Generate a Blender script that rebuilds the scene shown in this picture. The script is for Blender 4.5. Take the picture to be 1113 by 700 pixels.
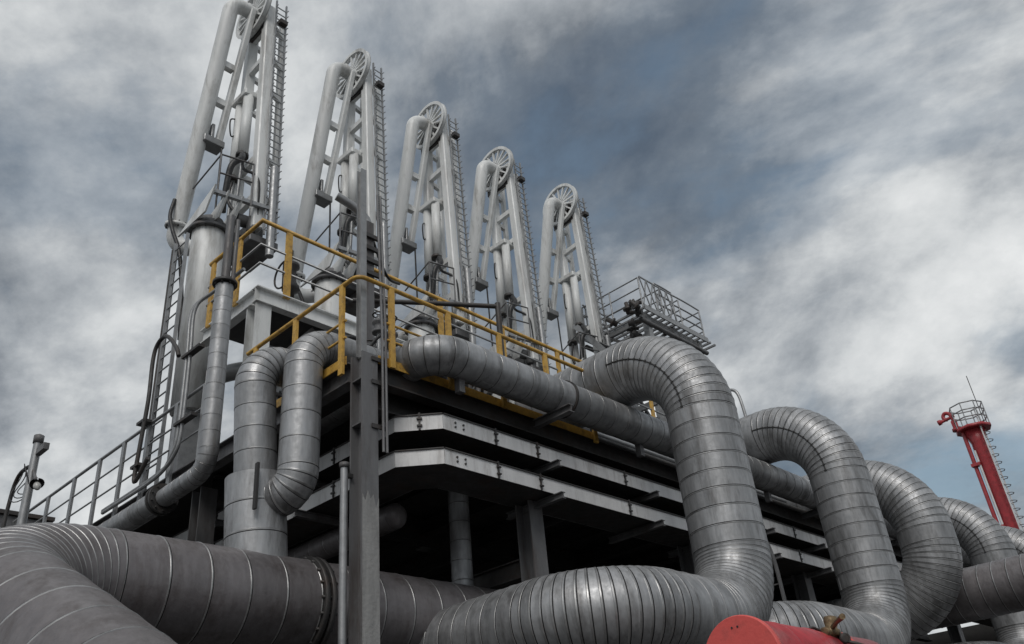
import bpy, math, random
from mathutils import Vector, Matrix
random.seed(7)
for o in list(bpy.data.objects): bpy.data.objects.remove(o)
scene = bpy.context.scene
COL = scene.collection

# ------------------------------------------------------------------ camera
cam_d = bpy.data.cameras.new('camera')
cam = bpy.data.objects.new('camera', cam_d); COL.objects.link(cam)
cam_d.sensor_width = 36.0; cam_d.lens = 36.0 * 950.0 / 1113.0
cam_d.clip_start = 0.05; cam_d.clip_end = 5000
cam.matrix_world = Matrix(((0.697338, -0.311203, -0.645657, -5.15),
                           (-0.711646, -0.407866, -0.572019, -6.76),
                           (-0.085327, 0.85837, -0.505886, 1.6),
                           (0, 0, 0, 1)))
scene.camera = cam
scene.render.resolution_x = 1024; scene.render.resolution_y = 644

# ------------------------------------------------------------------ sky, sun, exposure
SUN_DIR = Vector((-0.54, -0.42, 0.73)).normalized()       # towards the sun
world = bpy.data.worlds.new('World'); scene.world = world; world.use_nodes = True
nt = world.node_tree; nt.nodes.clear()
def N(t, typ, **kw):
    n = t.nodes.new(typ)
    for k, v in kw.items(): setattr(n, k, v)
    return n
def ramp(t, stops, interp='LINEAR'):
    n = t.nodes.new('ShaderNodeValToRGB'); n.color_ramp.interpolation = interp
    e = n.color_ramp.elements
    while len(e) < len(stops): e.new(0.5)
    for el, (p, c) in zip(e, stops):
        el.position = p; el.color = (c, c, c, 1) if isinstance(c, (int, float)) else (*c, 1)
    return n
wout = N(nt, 'ShaderNodeOutputWorld')
sky = N(nt, 'ShaderNodeTexSky', sky_type='NISHITA', sun_disc=False)
sky.sun_elevation = math.asin(SUN_DIR.z); sky.sun_rotation = math.atan2(SUN_DIR.x, SUN_DIR.y)
sky.air_density = 1.3; sky.dust_density = 2.0
bg_sky = N(nt, 'ShaderNodeBackground'); bg_sky.inputs['Strength'].default_value = 0.11
hs = N(nt, 'ShaderNodeHueSaturation'); hs.inputs['Saturation'].default_value = 0.85; hs.inputs['Hue'].default_value = 0.485
nt.links.new(sky.outputs[0], hs.inputs['Color']); nt.links.new(hs.outputs[0], bg_sky.inputs['Color'])
tc = N(nt, 'ShaderNodeTexCoord')
sep = N(nt, 'ShaderNodeSeparateXYZ'); nt.links.new(tc.outputs['Generated'], sep.inputs[0])
zc = N(nt, 'ShaderNodeMath', operation='MAXIMUM'); nt.links.new(sep.outputs['Z'], zc.inputs[0]); zc.inputs[1].default_value = 0.0
zp = N(nt, 'ShaderNodeMath', operation='ADD'); nt.links.new(zc.outputs[0], zp.inputs[0]); zp.inputs[1].default_value = 0.42
div = N(nt, 'ShaderNodeVectorMath', operation='DIVIDE')
nt.links.new(tc.outputs['Generated'], div.inputs[0])
comb = N(nt, 'ShaderNodeCombineXYZ')
for i in range(3): nt.links.new(zp.outputs[0], comb.inputs[i])
nt.links.new(comb.outputs[0], div.inputs[1])
flat = N(nt, 'ShaderNodeVectorMath', operation='MULTIPLY'); flat.inputs[1].default_value = (1, 1, 0.35)
nt.links.new(div.outputs[0], flat.inputs[0])
def cloud_noise(scale, off, detail, rough, dist):
    m = N(nt, 'ShaderNodeMapping'); m.inputs['Location'].default_value = off
    m.inputs['Rotation'].default_value = (0, 0, 0.9); m.inputs['Scale'].default_value = (1.0, 0.85, 1.0)
    nt.links.new(flat.outputs[0], m.inputs[0])
    n = N(nt, 'ShaderNodeTexNoise'); n.inputs['Scale'].default_value = scale
    n.inputs['Detail'].default_value = detail; n.inputs['Roughness'].default_value = rough
    n.inputs['Distortion'].default_value = dist
    nt.links.new(m.outputs[0], n.inputs['Vector']); return n
CLOUD_OFF = (12.25, 3.35, 0.75)
n_cov = cloud_noise(2.1, CLOUD_OFF, 12, 0.57, 0.25)
SHADE_OFF = (7.2, 14.4, 1.0)
n_shade = cloud_noise(3.0, SHADE_OFF, 12, 0.58, 0.2)
n_fine = cloud_noise(9.0, (4.1, 2.2, 0.7), 12, 0.66, 0.15)
cov = ramp(nt, [(0.33, 0.32), (0.42, 0.74), (0.50, 1.0)], 'EASE')
nt.links.new(n_cov.outputs['Fac'], cov.inputs[0])
add = N(nt, 'ShaderNodeMath', operation='MULTIPLY_ADD'); add.inputs[1].default_value = 0.62; 
nt.links.new(n_cov.outputs['Fac'], add.inputs[0]); 
sc = N(nt, 'ShaderNodeMath', operation='MULTIPLY'); sc.inputs[1].default_value = 0.55
nt.links.new(n_shade.outputs['Fac'], sc.inputs[0]); nt.links.new(sc.outputs[0], add.inputs[2])
shade = ramp(nt, [(0.50, (0.07, 0.085, 0.11)), (0.57, (0.155, 0.177, 0.205)), (0.645, (0.35, 0.375, 0.40)), (0.715, (0.57, 0.59, 0.60)), (0.82, (0.78, 0.79, 0.79))])
fin = N(nt, 'ShaderNodeMath', operation='MULTIPLY_ADD'); fin.inputs[1].default_value = 0.12
nt.links.new(n_fine.outputs['Fac'], fin.inputs[0]); nt.links.new(add.outputs[0], fin.inputs[2])
nt.links.new(fin.outputs[0], shade.inputs[0])
bg_cl = N(nt, 'ShaderNodeBackground'); bg_cl.inputs['Strength'].default_value = 1.12
nt.links.new(shade.outputs[0], bg_cl.inputs['Color'])
mixs = N(nt, 'ShaderNodeMixShader')
nt.links.new(cov.outputs[0], mixs.inputs[0]); nt.links.new(bg_sky.outputs[0], mixs.inputs[1]); nt.links.new(bg_cl.outputs[0], mixs.inputs[2])
nt.links.new(mixs.outputs[0], wout.inputs[0])

sun_d = bpy.data.lights.new('sun', 'SUN'); sun_d.energy = 1.5; sun_d.angle = math.radians(32); sun_d.color = (1.0, 0.965, 0.92)
sun = bpy.data.objects.new('sun', sun_d); COL.objects.link(sun)
sun.rotation_euler = SUN_DIR.to_track_quat('Z', 'Y').to_euler(); sun.location = (-20, -10, 30)
scene.view_settings.view_transform = 'Standard'; scene.view_settings.look = 'None'
scene.view_settings.exposure = 0.0; scene.view_settings.gamma = 1.0; scene.view_settings.use_curve_mapping = False
scene.cycles.max_bounces = 6

# ------------------------------------------------------------------ materials
def mat(name, col, col2=None, metal=0.0, rough=0.55, scale=6.0, bump=0.0, bscale=40.0, rand=0.0, dirt=None, dirt_amt=0.0, dscale=2.5, streak=False, rvar=0.12):
    m = bpy.data.materials.new(name); m.use_nodes = True
    t = m.node_tree; b = t.nodes['Principled BSDF']
    g = N(t, 'ShaderNodeNewGeometry')
    pos = g.outputs['Position']
    mp = N(t, 'ShaderNodeMapping'); t.links.new(pos, mp.inputs[0])
    if streak: mp.inputs['Scale'].default_value = (1, 1, 0.18)
    n1 = N(t, 'ShaderNodeTexNoise'); n1.inputs['Scale'].default_value = scale; n1.inputs['Detail'].default_value = 7; n1.inputs['Roughness'].default_value = 0.65
    t.links.new(mp.outputs[0], n1.inputs['Vector'])
    r1 = ramp(t, [(0.32, col2 or tuple(c * 0.75 for c in col)), (0.66, col)]); t.links.new(n1.outputs['Fac'], r1.inputs[0])
    out = r1.outputs[0]
    if dirt:
        n2 = N(t, 'ShaderNodeTexNoise'); n2.inputs['Scale'].default_value = dscale; n2.inputs['Detail'].default_value = 9; n2.inputs['Roughness'].default_value = 0.72
        t.links.new(mp.outputs[0], n2.inputs['Vector'])
        r2 = ramp(t, [(0.50, 0.0), (0.70, dirt_amt)]); t.links.new(n2.outputs['Fac'], r2.inputs[0])
        mx = N(t, 'ShaderNodeMix', data_type='RGBA'); t.links.new(r2.outputs[0], mx.inputs[0])
        t.links.new(out, mx.inputs[6]); mx.inputs[7].default_value = (*dirt, 1); out = mx.outputs[2]
    if rand:
        oi = N(t, 'ShaderNodeObjectInfo')
        mr = N(t, 'ShaderNodeMapRange'); mr.inputs[3].default_value = 1 - rand; mr.inputs[4].default_value = 1 + rand
        t.links.new(oi.outputs['Random'], mr.inputs[0])
        mm = N(t, 'ShaderNodeMix', data_type='RGBA', blend_type='MULTIPLY'); mm.inputs[0].default_value = 1
        cx = N(t, 'ShaderNodeCombineColor')
        for i in range(3): t.links.new(mr.outputs[0], cx.inputs[i])
        t.links.new(out, mm.inputs[6]); t.links.new(cx.outputs[0], mm.inputs[7]); out = mm.outputs[2]
    t.links.new(out, b.inputs['Base Color'])
    b.inputs['Metallic'].default_value = metal
    rr = N(t, 'ShaderNodeMapRange'); rr.inputs[1].default_value = 0.3; rr.inputs[2].default_value = 0.7
    rr.inputs[3].default_value = max(0.05, rough - rvar); rr.inputs[4].default_value = min(1, rough + rvar)
    n3 = N(t, 'ShaderNodeTexNoise'); n3.inputs['Scale'].default_value = scale * 1.7; n3.inputs['Detail'].default_value = 5
    t.links.new(pos, n3.inputs['Vector']); t.links.new(n3.outputs['Fac'], rr.inputs[0]); t.links.new(rr.outputs[0], b.inputs['Roughness'])
    if bump:
        nb = N(t, 'ShaderNodeTexNoise'); nb.inputs['Scale'].default_value = bscale; nb.inputs['Detail'].default_value = 4
        t.links.new(pos, nb.inputs['Vector'])
        bp = N(t, 'ShaderNodeBump'); bp.inputs['Strength'].default_value = bump; bp.inputs['Distance'].default_value = 0.02
        t.links.new(nb.outputs['Fac'], bp.inputs['Height']); t.links.new(bp.outputs[0], b.inputs['Normal'])
    return m
M = {
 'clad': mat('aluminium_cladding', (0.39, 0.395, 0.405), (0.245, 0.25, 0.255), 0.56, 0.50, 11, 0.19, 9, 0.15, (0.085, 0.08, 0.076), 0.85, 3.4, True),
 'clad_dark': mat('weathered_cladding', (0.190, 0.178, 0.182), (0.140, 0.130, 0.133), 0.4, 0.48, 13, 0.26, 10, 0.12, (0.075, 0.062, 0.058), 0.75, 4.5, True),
 'strap': mat('bright_strap', (0.42, 0.42, 0.42), (0.17, 0.17, 0.17), 0.65, 0.40, 4),
 'seam': mat('dark_sealant', (0.035, 0.034, 0.034), None, 0.0, 0.7),
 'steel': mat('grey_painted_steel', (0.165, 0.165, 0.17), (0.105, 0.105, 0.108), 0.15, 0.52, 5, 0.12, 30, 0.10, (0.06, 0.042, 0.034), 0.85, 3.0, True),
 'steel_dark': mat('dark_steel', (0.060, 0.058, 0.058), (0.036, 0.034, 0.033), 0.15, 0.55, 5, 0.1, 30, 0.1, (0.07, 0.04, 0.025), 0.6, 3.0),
 'galv': mat('galvanised_steel', (0.36, 0.365, 0.37), (0.26, 0.265, 0.27), 0.55, 0.45, 9, 0.05, 50, 0.05),
 'tray': mat('pale_tray_sheet', (0.72, 0.72, 0.72), (0.58, 0.58, 0.58), 0.1, 0.5, 5, 0.06, 20, 0.06, (0.25, 0.23, 0.215), 0.75, 4.0, True),
 'white': mat('white_arm_paint', (0.78, 0.79, 0.785), (0.62, 0.635, 0.63), 0.0, 0.42, 3, 0.05, 30, 0.03, (0.23, 0.215, 0.19), 0.75, 3.2, True),
 'yellow': mat('yellow_rail_paint', (0.64, 0.385, 0.07), (0.48, 0.28, 0.06), 0.0, 0.5, 14, 0.15, 60, 0.08, (0.14, 0.075, 0.04), 0.9, 9.0),
 'red': mat('red_paint', (0.44, 0.045, 0.055), (0.30, 0.034, 0.042), 0.0, 0.38, 6, 0.12, 20, 0.0, (0.16, 0.035, 0.035), 0.75, 4.0),
 'red_end': mat('red_lid_paint', (0.70, 0.105, 0.09), (0.60, 0.085, 0.075), 0.0, 0.55, 9, 0.12, 30, 0.0, (0.30, 0.06, 0.055), 0.7, 9.0),
 'rubber': mat('black_rubber', (0.018, 0.018, 0.02), (0.012, 0.012, 0.012), 0.0, 0.5, 9),
 'brass': mat('worn_brass', (0.27, 0.19, 0.105), (0.12, 0.085, 0.05), 0.6, 0.5, 25, 0.2, 60, 0.0, (0.05,0.045,0.04), 0.8, 18),
 'deck': mat('deck_plate', (0.08, 0.078, 0.076), (0.05, 0.048, 0.047), 0.2, 0.6, 3, 0.1, 30),
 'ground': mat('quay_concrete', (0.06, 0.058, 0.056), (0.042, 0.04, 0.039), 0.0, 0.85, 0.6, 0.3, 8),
 'wall': mat('shade_dark_concrete', (0.035, 0.034, 0.033), (0.022, 0.022, 0.021), 0.0, 0.85, 1.2, 0.3, 8),  # near-black base colour stands in for the shade under the deck
 'coat': mat('pale_worn_coat', (0.30, 0.30, 0.295), (0.19, 0.19, 0.188), 0.0, 0.75, 7, 0.3, 25, 0.0, (0.10, 0.095, 0.09), 0.8, 5.0, True),
 'glass': mat('lamp_glass', (0.5, 0.5, 0.48), None, 0.0, 0.15),
 'panel': mat('dark_box_paint', (0.13, 0.13, 0.13), None, 0.1, 0.5),
}

# ------------------------------------------------------------------ mesh helpers
class MB:
    def __init__(s): s.v = []; s.f = []; s.m = []; s.sm = []
    def add(s, vs, fs, mi=0, smooth=False):
        o = len(s.v); s.v += [tuple(v) for v in vs]
        for f in fs: s.f.append(tuple(i + o for i in f)); s.m.append(mi); s.sm.append(smooth)
    def box(s, x0, x1, y0, y1, z0, z1, mi=0):
        s.add([(x0,y0,z0),(x1,y0,z0),(x1,y1,z0),(x0,y1,z0),(x0,y0,z1),(x1,y0,z1),(x1,y1,z1),(x0,y1,z1)],
              [(3,2,1,0),(4,5,6,7),(0,1,5,4),(1,2,6,5),(2,3,7,6),(3,0,4,7)], mi)
    def bar(s, a, b, w, h, up=(0,0,1), mi=0):
        a = Vector(a); b = Vector(b); t = (b - a).normalized(); u = Vector(up)
        if abs(t.dot(u)) > 0.98: u = Vector((1,0,0))
        x = t.cross(u).normalized(); y = x.cross(t).normalized(); x *= w/2; y *= h/2
        vs = [a-x-y, a+x-y, a+x+y, a-x+y, b-x-y, b+x-y, b+x+y, b-x+y]
        s.add(vs, [(3,2,1,0),(4,5,6,7),(0,1,5,4),(1,2,6,5),(2,3,7,6),(3,0,4,7)], mi)
    def tube(s, pts, r, n=10, mi=0, cap=True):
        pts = [Vector(p) for p in pts]; rs = r if isinstance(r, (list, tuple)) else [r]*len(pts)
        t0 = (pts[1]-pts[0]).normalized(); u = Vector((0,0,1)) if abs(t0.z) < 0.9 else Vector((1,0,0))
        x = t0.cross(u).normalized(); rings = []; vs = []
        for i, p in enumerate(pts):
            if i == 0: t = t0
            elif i == len(pts)-1: t = (p-pts[i-1]).normalized()
            else: t = ((pts[i+1]-p).normalized() + (p-pts[i-1]).normalized()).normalized()
            x = (x - t*x.dot(t)).normalized(); y = t.cross(x)
            for k in range(n):
                a = 2*math.pi*k/n; vs.append(p + (x*math.cos(a) + y*math.sin(a))*rs[i])
        fs = []
        for i in range(len(pts)-1):
            for k in range(n):
                k2 = (k+1) % n; fs.append((i*n+k, i*n+k2, (i+1)*n+k2, (i+1)*n+k))
        s.add(vs, fs, mi, True)
        if cap:
            s.add(vs[:n], [tuple(reversed(range(n)))], mi); s.add(vs[-n:], [tuple(range(n))], mi)
    def lathe(s, a, t, prof, n=24, mi=0, closed=False):
        """prof: list of (distance along axis, radius)"""
        a = Vector(a); t = Vector(t).normalized(); u = Vector((0,0,1)) if abs(t.z) < 0.9 else Vector((1,0,0))
        x = t.cross(u).normalized(); y = t.cross(x); vs = []
        for d, r in prof:
            for k in range(n):
                an = 2*math.pi*k/n; vs.append(a + t*d + (x*math.cos(an) + y*math.sin(an))*max(r, 1e-4))
        for i in range(len(prof)-1):
            fs = []
            for k in range(n):
                k2 = (k+1) % n; fs.append((i*n+k, (i+1)*n+k, (i+1)*n+k2, i*n+k2))
            d0, r0 = prof[i]; d1, r1 = prof[i+1]
            s.add(vs if i == 0 else [], [] , mi)
            if i == 0: base = len(s.v) - len(vs)
            for f in fs: s.f.append(tuple(q + base for q in f)); s.m.append(mi); s.sm.append(abs(d1-d0) > 0.3*abs(r1-r0))
    def mesh(s, name, mats, bevel=0):
        me = bpy.data.meshes.new(name); me.from_pydata(s.v, [], s.f)
        for m in (mats if isinstance(mats, (list, tuple)) else [mats]): me.materials.append(M[m])
        for p, mi, sm in zip(me.polygons, s.m, s.sm): p.material_index = mi; p.use_smooth = sm
        me.update(); return me
    def build(s, name, mats, parent=None, bevel=0.0):
        me = s.mesh(name, mats)
        return obj(name, me, parent, bevel)
def obj(name, me, parent=None, bevel=0.0, mw=None):
    o = bpy.data.objects.new(name, me); COL.objects.link(o)
    if parent: o.parent = parent
    if mw is not None: o.matrix_local = mw
    if bevel:
        b = o.modifiers.new('bevel', 'BEVEL'); b.width = bevel; b.segments = 1; b.limit_method = 'ANGLE'; b.angle_limit = 0.9
    return o
def tag(o, label=None, cat=None, group=None, kind=None):
    if label: o['label'] = label
    if cat: o['category'] = cat
    if group: o['group'] = group
    if kind: o['kind'] = kind
    return o
def thing(name, label, cat, group=None, loc=(0,0,0)):
    e = bpy.data.objects.new(name, None); COL.objects.link(e); e.location = loc; e.empty_display_size = 0.2
    return tag(e, label, cat, group)
def bx(name, m, par, x0, x1, y0, y1, z0, z1, bevel=0.0):
    b = MB(); b.box(x0, x1, y0, y1, z0, z1); return b.build(name, m, par, bevel)
def br(name, m, par, a, b_, w, h, up=(0,0,1), bevel=0.0):
    b = MB(); b.bar(a, b_, w, h, up); return b.build(name, m, par, bevel)
def tb(name, m, par, pts, r, n=10):
    b = MB(); b.tube(pts, r, n); return b.build(name, m, par)
def smooth(pts, k=6):
    P = [Vector(p) for p in pts]; P = [2*P[0]-P[1]] + P + [2*P[-1]-P[-2]]; out = []
    for i in range(1, len(P)-2):
        for j in range(k):
            t = j/k; a, b, c, d = P[i-1], P[i], P[i+1], P[i+2]
            out.append(0.5*((2*b) + (c-a)*t + (2*a-5*b+4*c-d)*t*t + (3*b-a-3*c+d)*t**3))
    out.append(P[-2]); return out
def copy_tree(o, loc):
    c = o.copy(); COL.objects.link(c); c.location = loc
    for ch in o.children:
        d = ch.copy(); COL.objects.link(d); d.parent = c
        for g in ch.children:
            q = g.copy(); COL.objects.link(q); q.parent = d
    return c

# H and I sections
def hsec(mb, a, b, w, d, tf, tw, wdir, mi=0):
    """section from a to b; wdir = direction across the flange (width w); web depth d is across wdir"""
    a = Vector(a); b = Vector(b); t = (b-a).normalized(); W = Vector(wdir).normalized(); D = t.cross(W).normalized()
    for sgn in (-1, 1):
        off = D*(sgn*(d/2 - tf/2)); mb.bar(a+off, b+off, w, tf, D, mi)
    mb.bar(a, b, tw, d - 2*tf, D, mi)

# ------------------------------------------------------------------ clad pipes
SLEEVE = {}
def sleeve(r, L=None, R=None, ang=None, n=48, mats=('clad','strap','seam'), strap=0.6):
    key = (r, L and round(L,4), R, ang and round(ang,5), n, mats, strap)
    if key in SLEEVE: return SLEEVE[key]
    tot = L if L else R*ang
    k = min(1.0, max(0.45, r/0.4))
    prof = [(0, r-0.014*k, 2), (0, r+0.001*k, 1), (0.003*k, r+0.0045*k, 1), (0.012*k*strap/0.6, r+0.0045*k, 1), (0.016*k*strap/0.6, r+0.001*k, 0)]
    steps = 1 if L else max(1, int(round(ang/0.06)))
    for i in range(1, steps+1):
        s0 = 0.024*k; s1 = tot - 0.008*k
        prof.append((s0 + (s1-s0)*i/steps, r - 0.0005, 0))
    prof.append((tot - 0.007*k, r-0.013*k, 2)); prof.append((tot, r-0.014*k, 2))
    def ringpts(d, rr):
        out = []
        for q in range(n):
            a = 2*math.pi*q/n; cx, cy = math.cos(a)*rr, math.sin(a)*rr
            if L: out.append((cx, cy, d))
            else:
                th = d/R; c, s_ = math.cos(th), math.sin(th)   # bend towards +X, start tangent +Z
                out.append((R - (R-cx)*c, cy, (R-cx)*s_))
        return out
    mb = MB(); last = len(prof)-3
    fs = [(q, (q+1) % n, n+(q+1) % n, n+q) for q in range(n)]
    for i in list(range(0, 4)) + [last, last+1]:
        mb.add(ringpts(*prof[i][:2]) + ringpts(*prof[i+1][:2]), fs, prof[i][2] if i < 4 else 2, True)
    body = []; bf = []
    for i in range(4, last+1): body += ringpts(*prof[i][:2])
    for i in range(last-4): bf += [tuple(v + i*n for v in f) for f in fs]
    mb.add(body, bf, 0, True)
    if L:   # lengthwise lap of the sheet with its row of rivets
        w = 0.012; h = r + 0.003
        mb.box(h-0.006, h, -w, w, 0.02*k, tot-0.01*k, 0)
        for j in range(1, 4):
            z = tot*j/4; mb.box(h, h+0.003, -0.004, 0.004, z-0.004, z+0.004, 1)
    me = mb.mesh('cladding_sheet', mats); SLEEVE[key] = me; return me
def frame(o, t, xd=None):
    t = Vector(t).normalized()
    if xd is None: xd = Vector((0,0,1)) if abs(t.z) < 0.9 else Vector((1,0,0))
    x = Vector(xd); x = (x - t*x.dot(t)).normalized(); y = t.cross(x)
    return Matrix(((x.x,y.x,t.x,o.x),(x.y,y.y,t.y,o.y),(x.z,y.z,t.z,o.z),(0,0,0,1)))
def clad_pipe(root, pts, r, R, seg, gore, n=48, mats=('clad','strap','seam'), seam_side=None, strap=0.6):
    """pts: corner points; R: bend radius (or list per corner); seg: sheet length; gore: gore angle in degrees"""
    P = [Vector(p) for p in pts]; cur = P[0]
    for i in range(1, len(P)):
        t = (P[i]-P[i-1]).normalized(); end = P[i]; cut = 0
        if i < len(P)-1:
            t2 = (P[i+1]-P[i]).normalized(); ang = t.angle(t2); Ri = R[i-1] if isinstance(R, (list, tuple)) else R
            cut = Ri*math.tan(ang/2); end = P[i] - t*cut
        L = (end-cur).dot(t)
        if L > 0.03:
            k = max(1, round(L/seg)); l = L/k; me = sleeve(r, l, None, None, n, mats, strap)
            for j in range(k):
                xd = Vector((0.45,0.5,-0.7)) + Vector((random.gauss(0,.45),random.gauss(0,.45),random.gauss(0,.35)))
                obj('cladding_sheet', me, root, mw=frame(cur + t*(l*j), t, xd))
        if i < len(P)-1:
            k = max(2, round(math.degrees(ang)/gore)); a = ang/k; nb = (t2 - t*t2.dot(t)).normalized(); cen = end + nb*Ri
            me = sleeve(r, None, Ri, a, n, mats, strap)
            for j in range(k):
                th = a*j; o = cen - nb*(Ri*math.cos(th)) + t*(Ri*math.sin(th))
                tt = t*math.cos(th) + nb*math.sin(th); xx = nb*math.cos(th) - t*math.sin(th)
                obj('elbow_gore', me, root, mw=frame(o, tt, xx))
            if seam_side is not None and seam_side[i-1]:
                bn = t.cross(nb).normalized()*seam_side[i-1]; q = MB(); pp = []
                for j in range(k*2+1):
                    th = ang*j/(k*2); o = cen - nb*(Ri*math.cos(th)) + t*(Ri*math.sin(th)); pp.append(o + bn*(r+0.003))
                q.tube(pp, 0.010, 6)
                for j in range(k+1):
                    th = a*j; o = cen - nb*(Ri*math.cos(th)) + t*(Ri*math.sin(th)); tt = t*math.cos(th)+nb*math.sin(th); xx = nb*math.cos(th)-t*math.sin(th)
                    q.bar(o + bn*(r+0.006) - xx*0.018, o + bn*(r+0.006) + xx*0.018, 0.016, 0.016, bn)
                q.build('elbow_seam', 'seam', root)
            cur = P[i] + t2*cut
    return root
def flange(par, a, t, r, th=0.05, m='steel', bolts=12, n=32):
    mb = MB(); a = Vector(a); t = Vector(t).normalized()
    mb.lathe(a, t, [(-th/2, 0), (-th/2, r), (th/2, r), (th/2, 0)], n)
    f = mb.build('flange', m, par)
    if bolts:
        fm = frame(a, t); q = MB()
        for k in range(bolts):
            an = 2*math.pi*k/bolts; p = fm @ Vector((math.cos(an)*(r-0.03), math.sin(an)*(r-0.03), 0))
            q.lathe(p, t, [(-th/2-0.03, 0), (-th/2-0.03, 0.014), (th/2+0.03, 0.014), (th/2+0.03, 0)], 6)
        q.build('bolts', 'steel_dark', f)
    return f

# ================================================================== SETTING
mb = MB(); mb.add([(-600,-600,0),(600,-600,0),(600,600,0),(-600,600,0)], [(0,1,2,3)])
tag(mb.build('ground', 'ground'), 'grey concrete quay the whole plant stands on', kind='structure')

DECK = 6.05
# ------------------------------------------------------------------ steel frame
fr = thing('steel_frame', 'grey steel platform frame with tall corner column and deck beams', 'steel frame')
def column(x, y, z0, z1, w=0.23, m='steel'):
    q = MB(); hsec(q, (x,y,z0), (x,y,z1), w, w, 0.02, 0.014, (1,0,0)); c = q.build('column', m, fr); return c
CX, CY = -0.155, -0.205
c0 = column(CX, CY, 0, 6.10, 0.20)
q = MB(); q.box(CX-0.15,CX+0.15,CY-0.15,CY+0.15,0,0.03); q.build('base_plate', 'steel', c0)
q = MB(); zs = [4.62,4.55,4.66,4.58,4.63,4.50,4.60]; n_ = len(zs)
vs = [(CX-0.097+0.194*i/(n_-1), CY-0.106, z-0.08) for i, z in enumerate(zs)] + [(CX-0.097+0.194*i/(n_-1), CY-0.106, 0.05) for i in range(n_)]
vs += [(x, CY-0.101, z) for x, y, z in vs]
q.add(vs, [(i, i+1, n_+i+1, n_+i) for i in range(n_-1)] + [(i+1, i, 2*n_+i, 2*n_+i+1) for i in range(n_-1)] + [(0, n_, 3*n_, 2*n_), (n_-1, 3*n_-1, 4*n_-1, 2*n_-1)]); q.build('worn_coat', 'coat', c0)
for z in (5.80, 5.30):
    q = MB(); q.box(CX-0.092,CX-0.008,CY-0.079,CY+0.079,z-0.008,z+0.008); q.build('stiffener', 'steel', c0)
for x in (2.5, 5.9, 9.3, 12.7, 16.1, 19.5, 22.9): column(x, 0.05, 0, 5.78)
for y in (3.4, 6.8): column(0.05, y, 0, 5.78, m='steel')
for x in (2.5, 5.9, 9.3, 12.7, 16.1): 
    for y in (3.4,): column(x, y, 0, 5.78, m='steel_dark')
# post continuing above the corner column
q = MB(); hsec(q, (CX-0.02,CY+0.02,6.10), (CX-0.02,CY+0.02,8.65), 0.075, 0.085, 0.01, 0.008, (1,0,0)); q.build('upper_post', 'galv', fr)
# edge beams
q = MB(); hsec(q, (-0.05,-0.21,5.925), (24,-0.21,5.925), 0.14, 0.23, 0.016, 0.012, (0,1,0)); q.build('edge_beam', 'steel_dark', fr)
q = MB(); hsec(q, (-0.21,-0.10,5.925), (-0.21,9.5,5.925), 0.14, 0.23, 0.016, 0.012, (1,0,0)); q.build('edge_beam', 'steel', fr)
for y in (0.05, 3.4, 6.8):
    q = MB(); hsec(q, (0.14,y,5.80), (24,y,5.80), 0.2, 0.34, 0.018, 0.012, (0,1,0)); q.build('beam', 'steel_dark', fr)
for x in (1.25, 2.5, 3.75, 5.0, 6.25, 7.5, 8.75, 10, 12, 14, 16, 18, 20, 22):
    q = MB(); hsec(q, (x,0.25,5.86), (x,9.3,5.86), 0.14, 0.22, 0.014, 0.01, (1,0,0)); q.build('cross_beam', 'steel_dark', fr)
for i in range(12):
    bx('deck_plate', 'deck', fr, -0.13 + i*2.0, -0.13 + i*2.0 + 1.99, -0.13, 9.5, 6.045, 6.06)
# brackets for the pipe and trays on the long face
for x in (2.5, 5.9, 9.3, 12.7):
    q = MB(); hsec(q, (x-0.1,-0.88,5.94), (x-0.1,-0.29,5.94), 0.09, 0.10, 0.012, 0.01, (1,0,0)); q.build('pipe_bracket', 'steel', fr)
for x in (0.9, 4.2, 7.6, 11.0):
    q = MB(); q.box(x-0.04,x+0.04,-0.58,-0.50,5.84,6.02); q.build('pipe_shoe', 'steel', fr)
for z in (5.385, 4.985):
    for x in (2.5, 4.5, 5.9, 7.6, 9.3):
        q = MB(); hsec(q, (x,-0.52,z), (x,0.40,z), 0.07, 0.08, 0.01, 0.008, (1,0,0)); q.build('tray_bracket', 'steel', fr)
    for y in (1.6, 3.4, 5.2):
        q = MB(); hsec(q, (0.24,y,z), (1.1,y,z), 0.07, 0.08, 0.01, 0.008, (0,1,0)); q.build('tray_bracket', 'steel', fr)
# lower frame members under the platform
for z in (3.0, 4.4):
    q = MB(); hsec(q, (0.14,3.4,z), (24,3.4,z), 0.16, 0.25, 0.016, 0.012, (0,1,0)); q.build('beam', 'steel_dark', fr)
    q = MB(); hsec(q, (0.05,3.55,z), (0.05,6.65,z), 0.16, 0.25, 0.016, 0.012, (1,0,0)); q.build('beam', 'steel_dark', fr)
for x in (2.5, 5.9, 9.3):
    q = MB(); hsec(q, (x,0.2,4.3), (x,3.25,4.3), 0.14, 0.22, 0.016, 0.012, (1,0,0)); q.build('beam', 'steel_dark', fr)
for a, b in (((2.5,3.4,0.4),(5.9,3.4,4.2)), ((5.9,3.4,0.4),(2.5,3.4,4.2)), ((0.05,3.6,0.5),(0.05,6.6,4.2))):
    br('brace', 'steel_dark', fr, a, b, 0.09, 0.09)

# added dark walls that shut out light behind and at the far end
w1 = bx('added_back_wall', 'wall', None, 0.6, 27, 8.6, 8.9, 0, 5.7); tag(w1, 'added dark wall keeping the space deep under the platform black', 'wall')
w2 = bx('added_end_wall', 'wall', None, 24.3, 24.6, 0.5, 8.55, 0, 5.88); tag(w2, 'added dark wall blocking sky light far right beneath the platform', 'wall')

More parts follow.
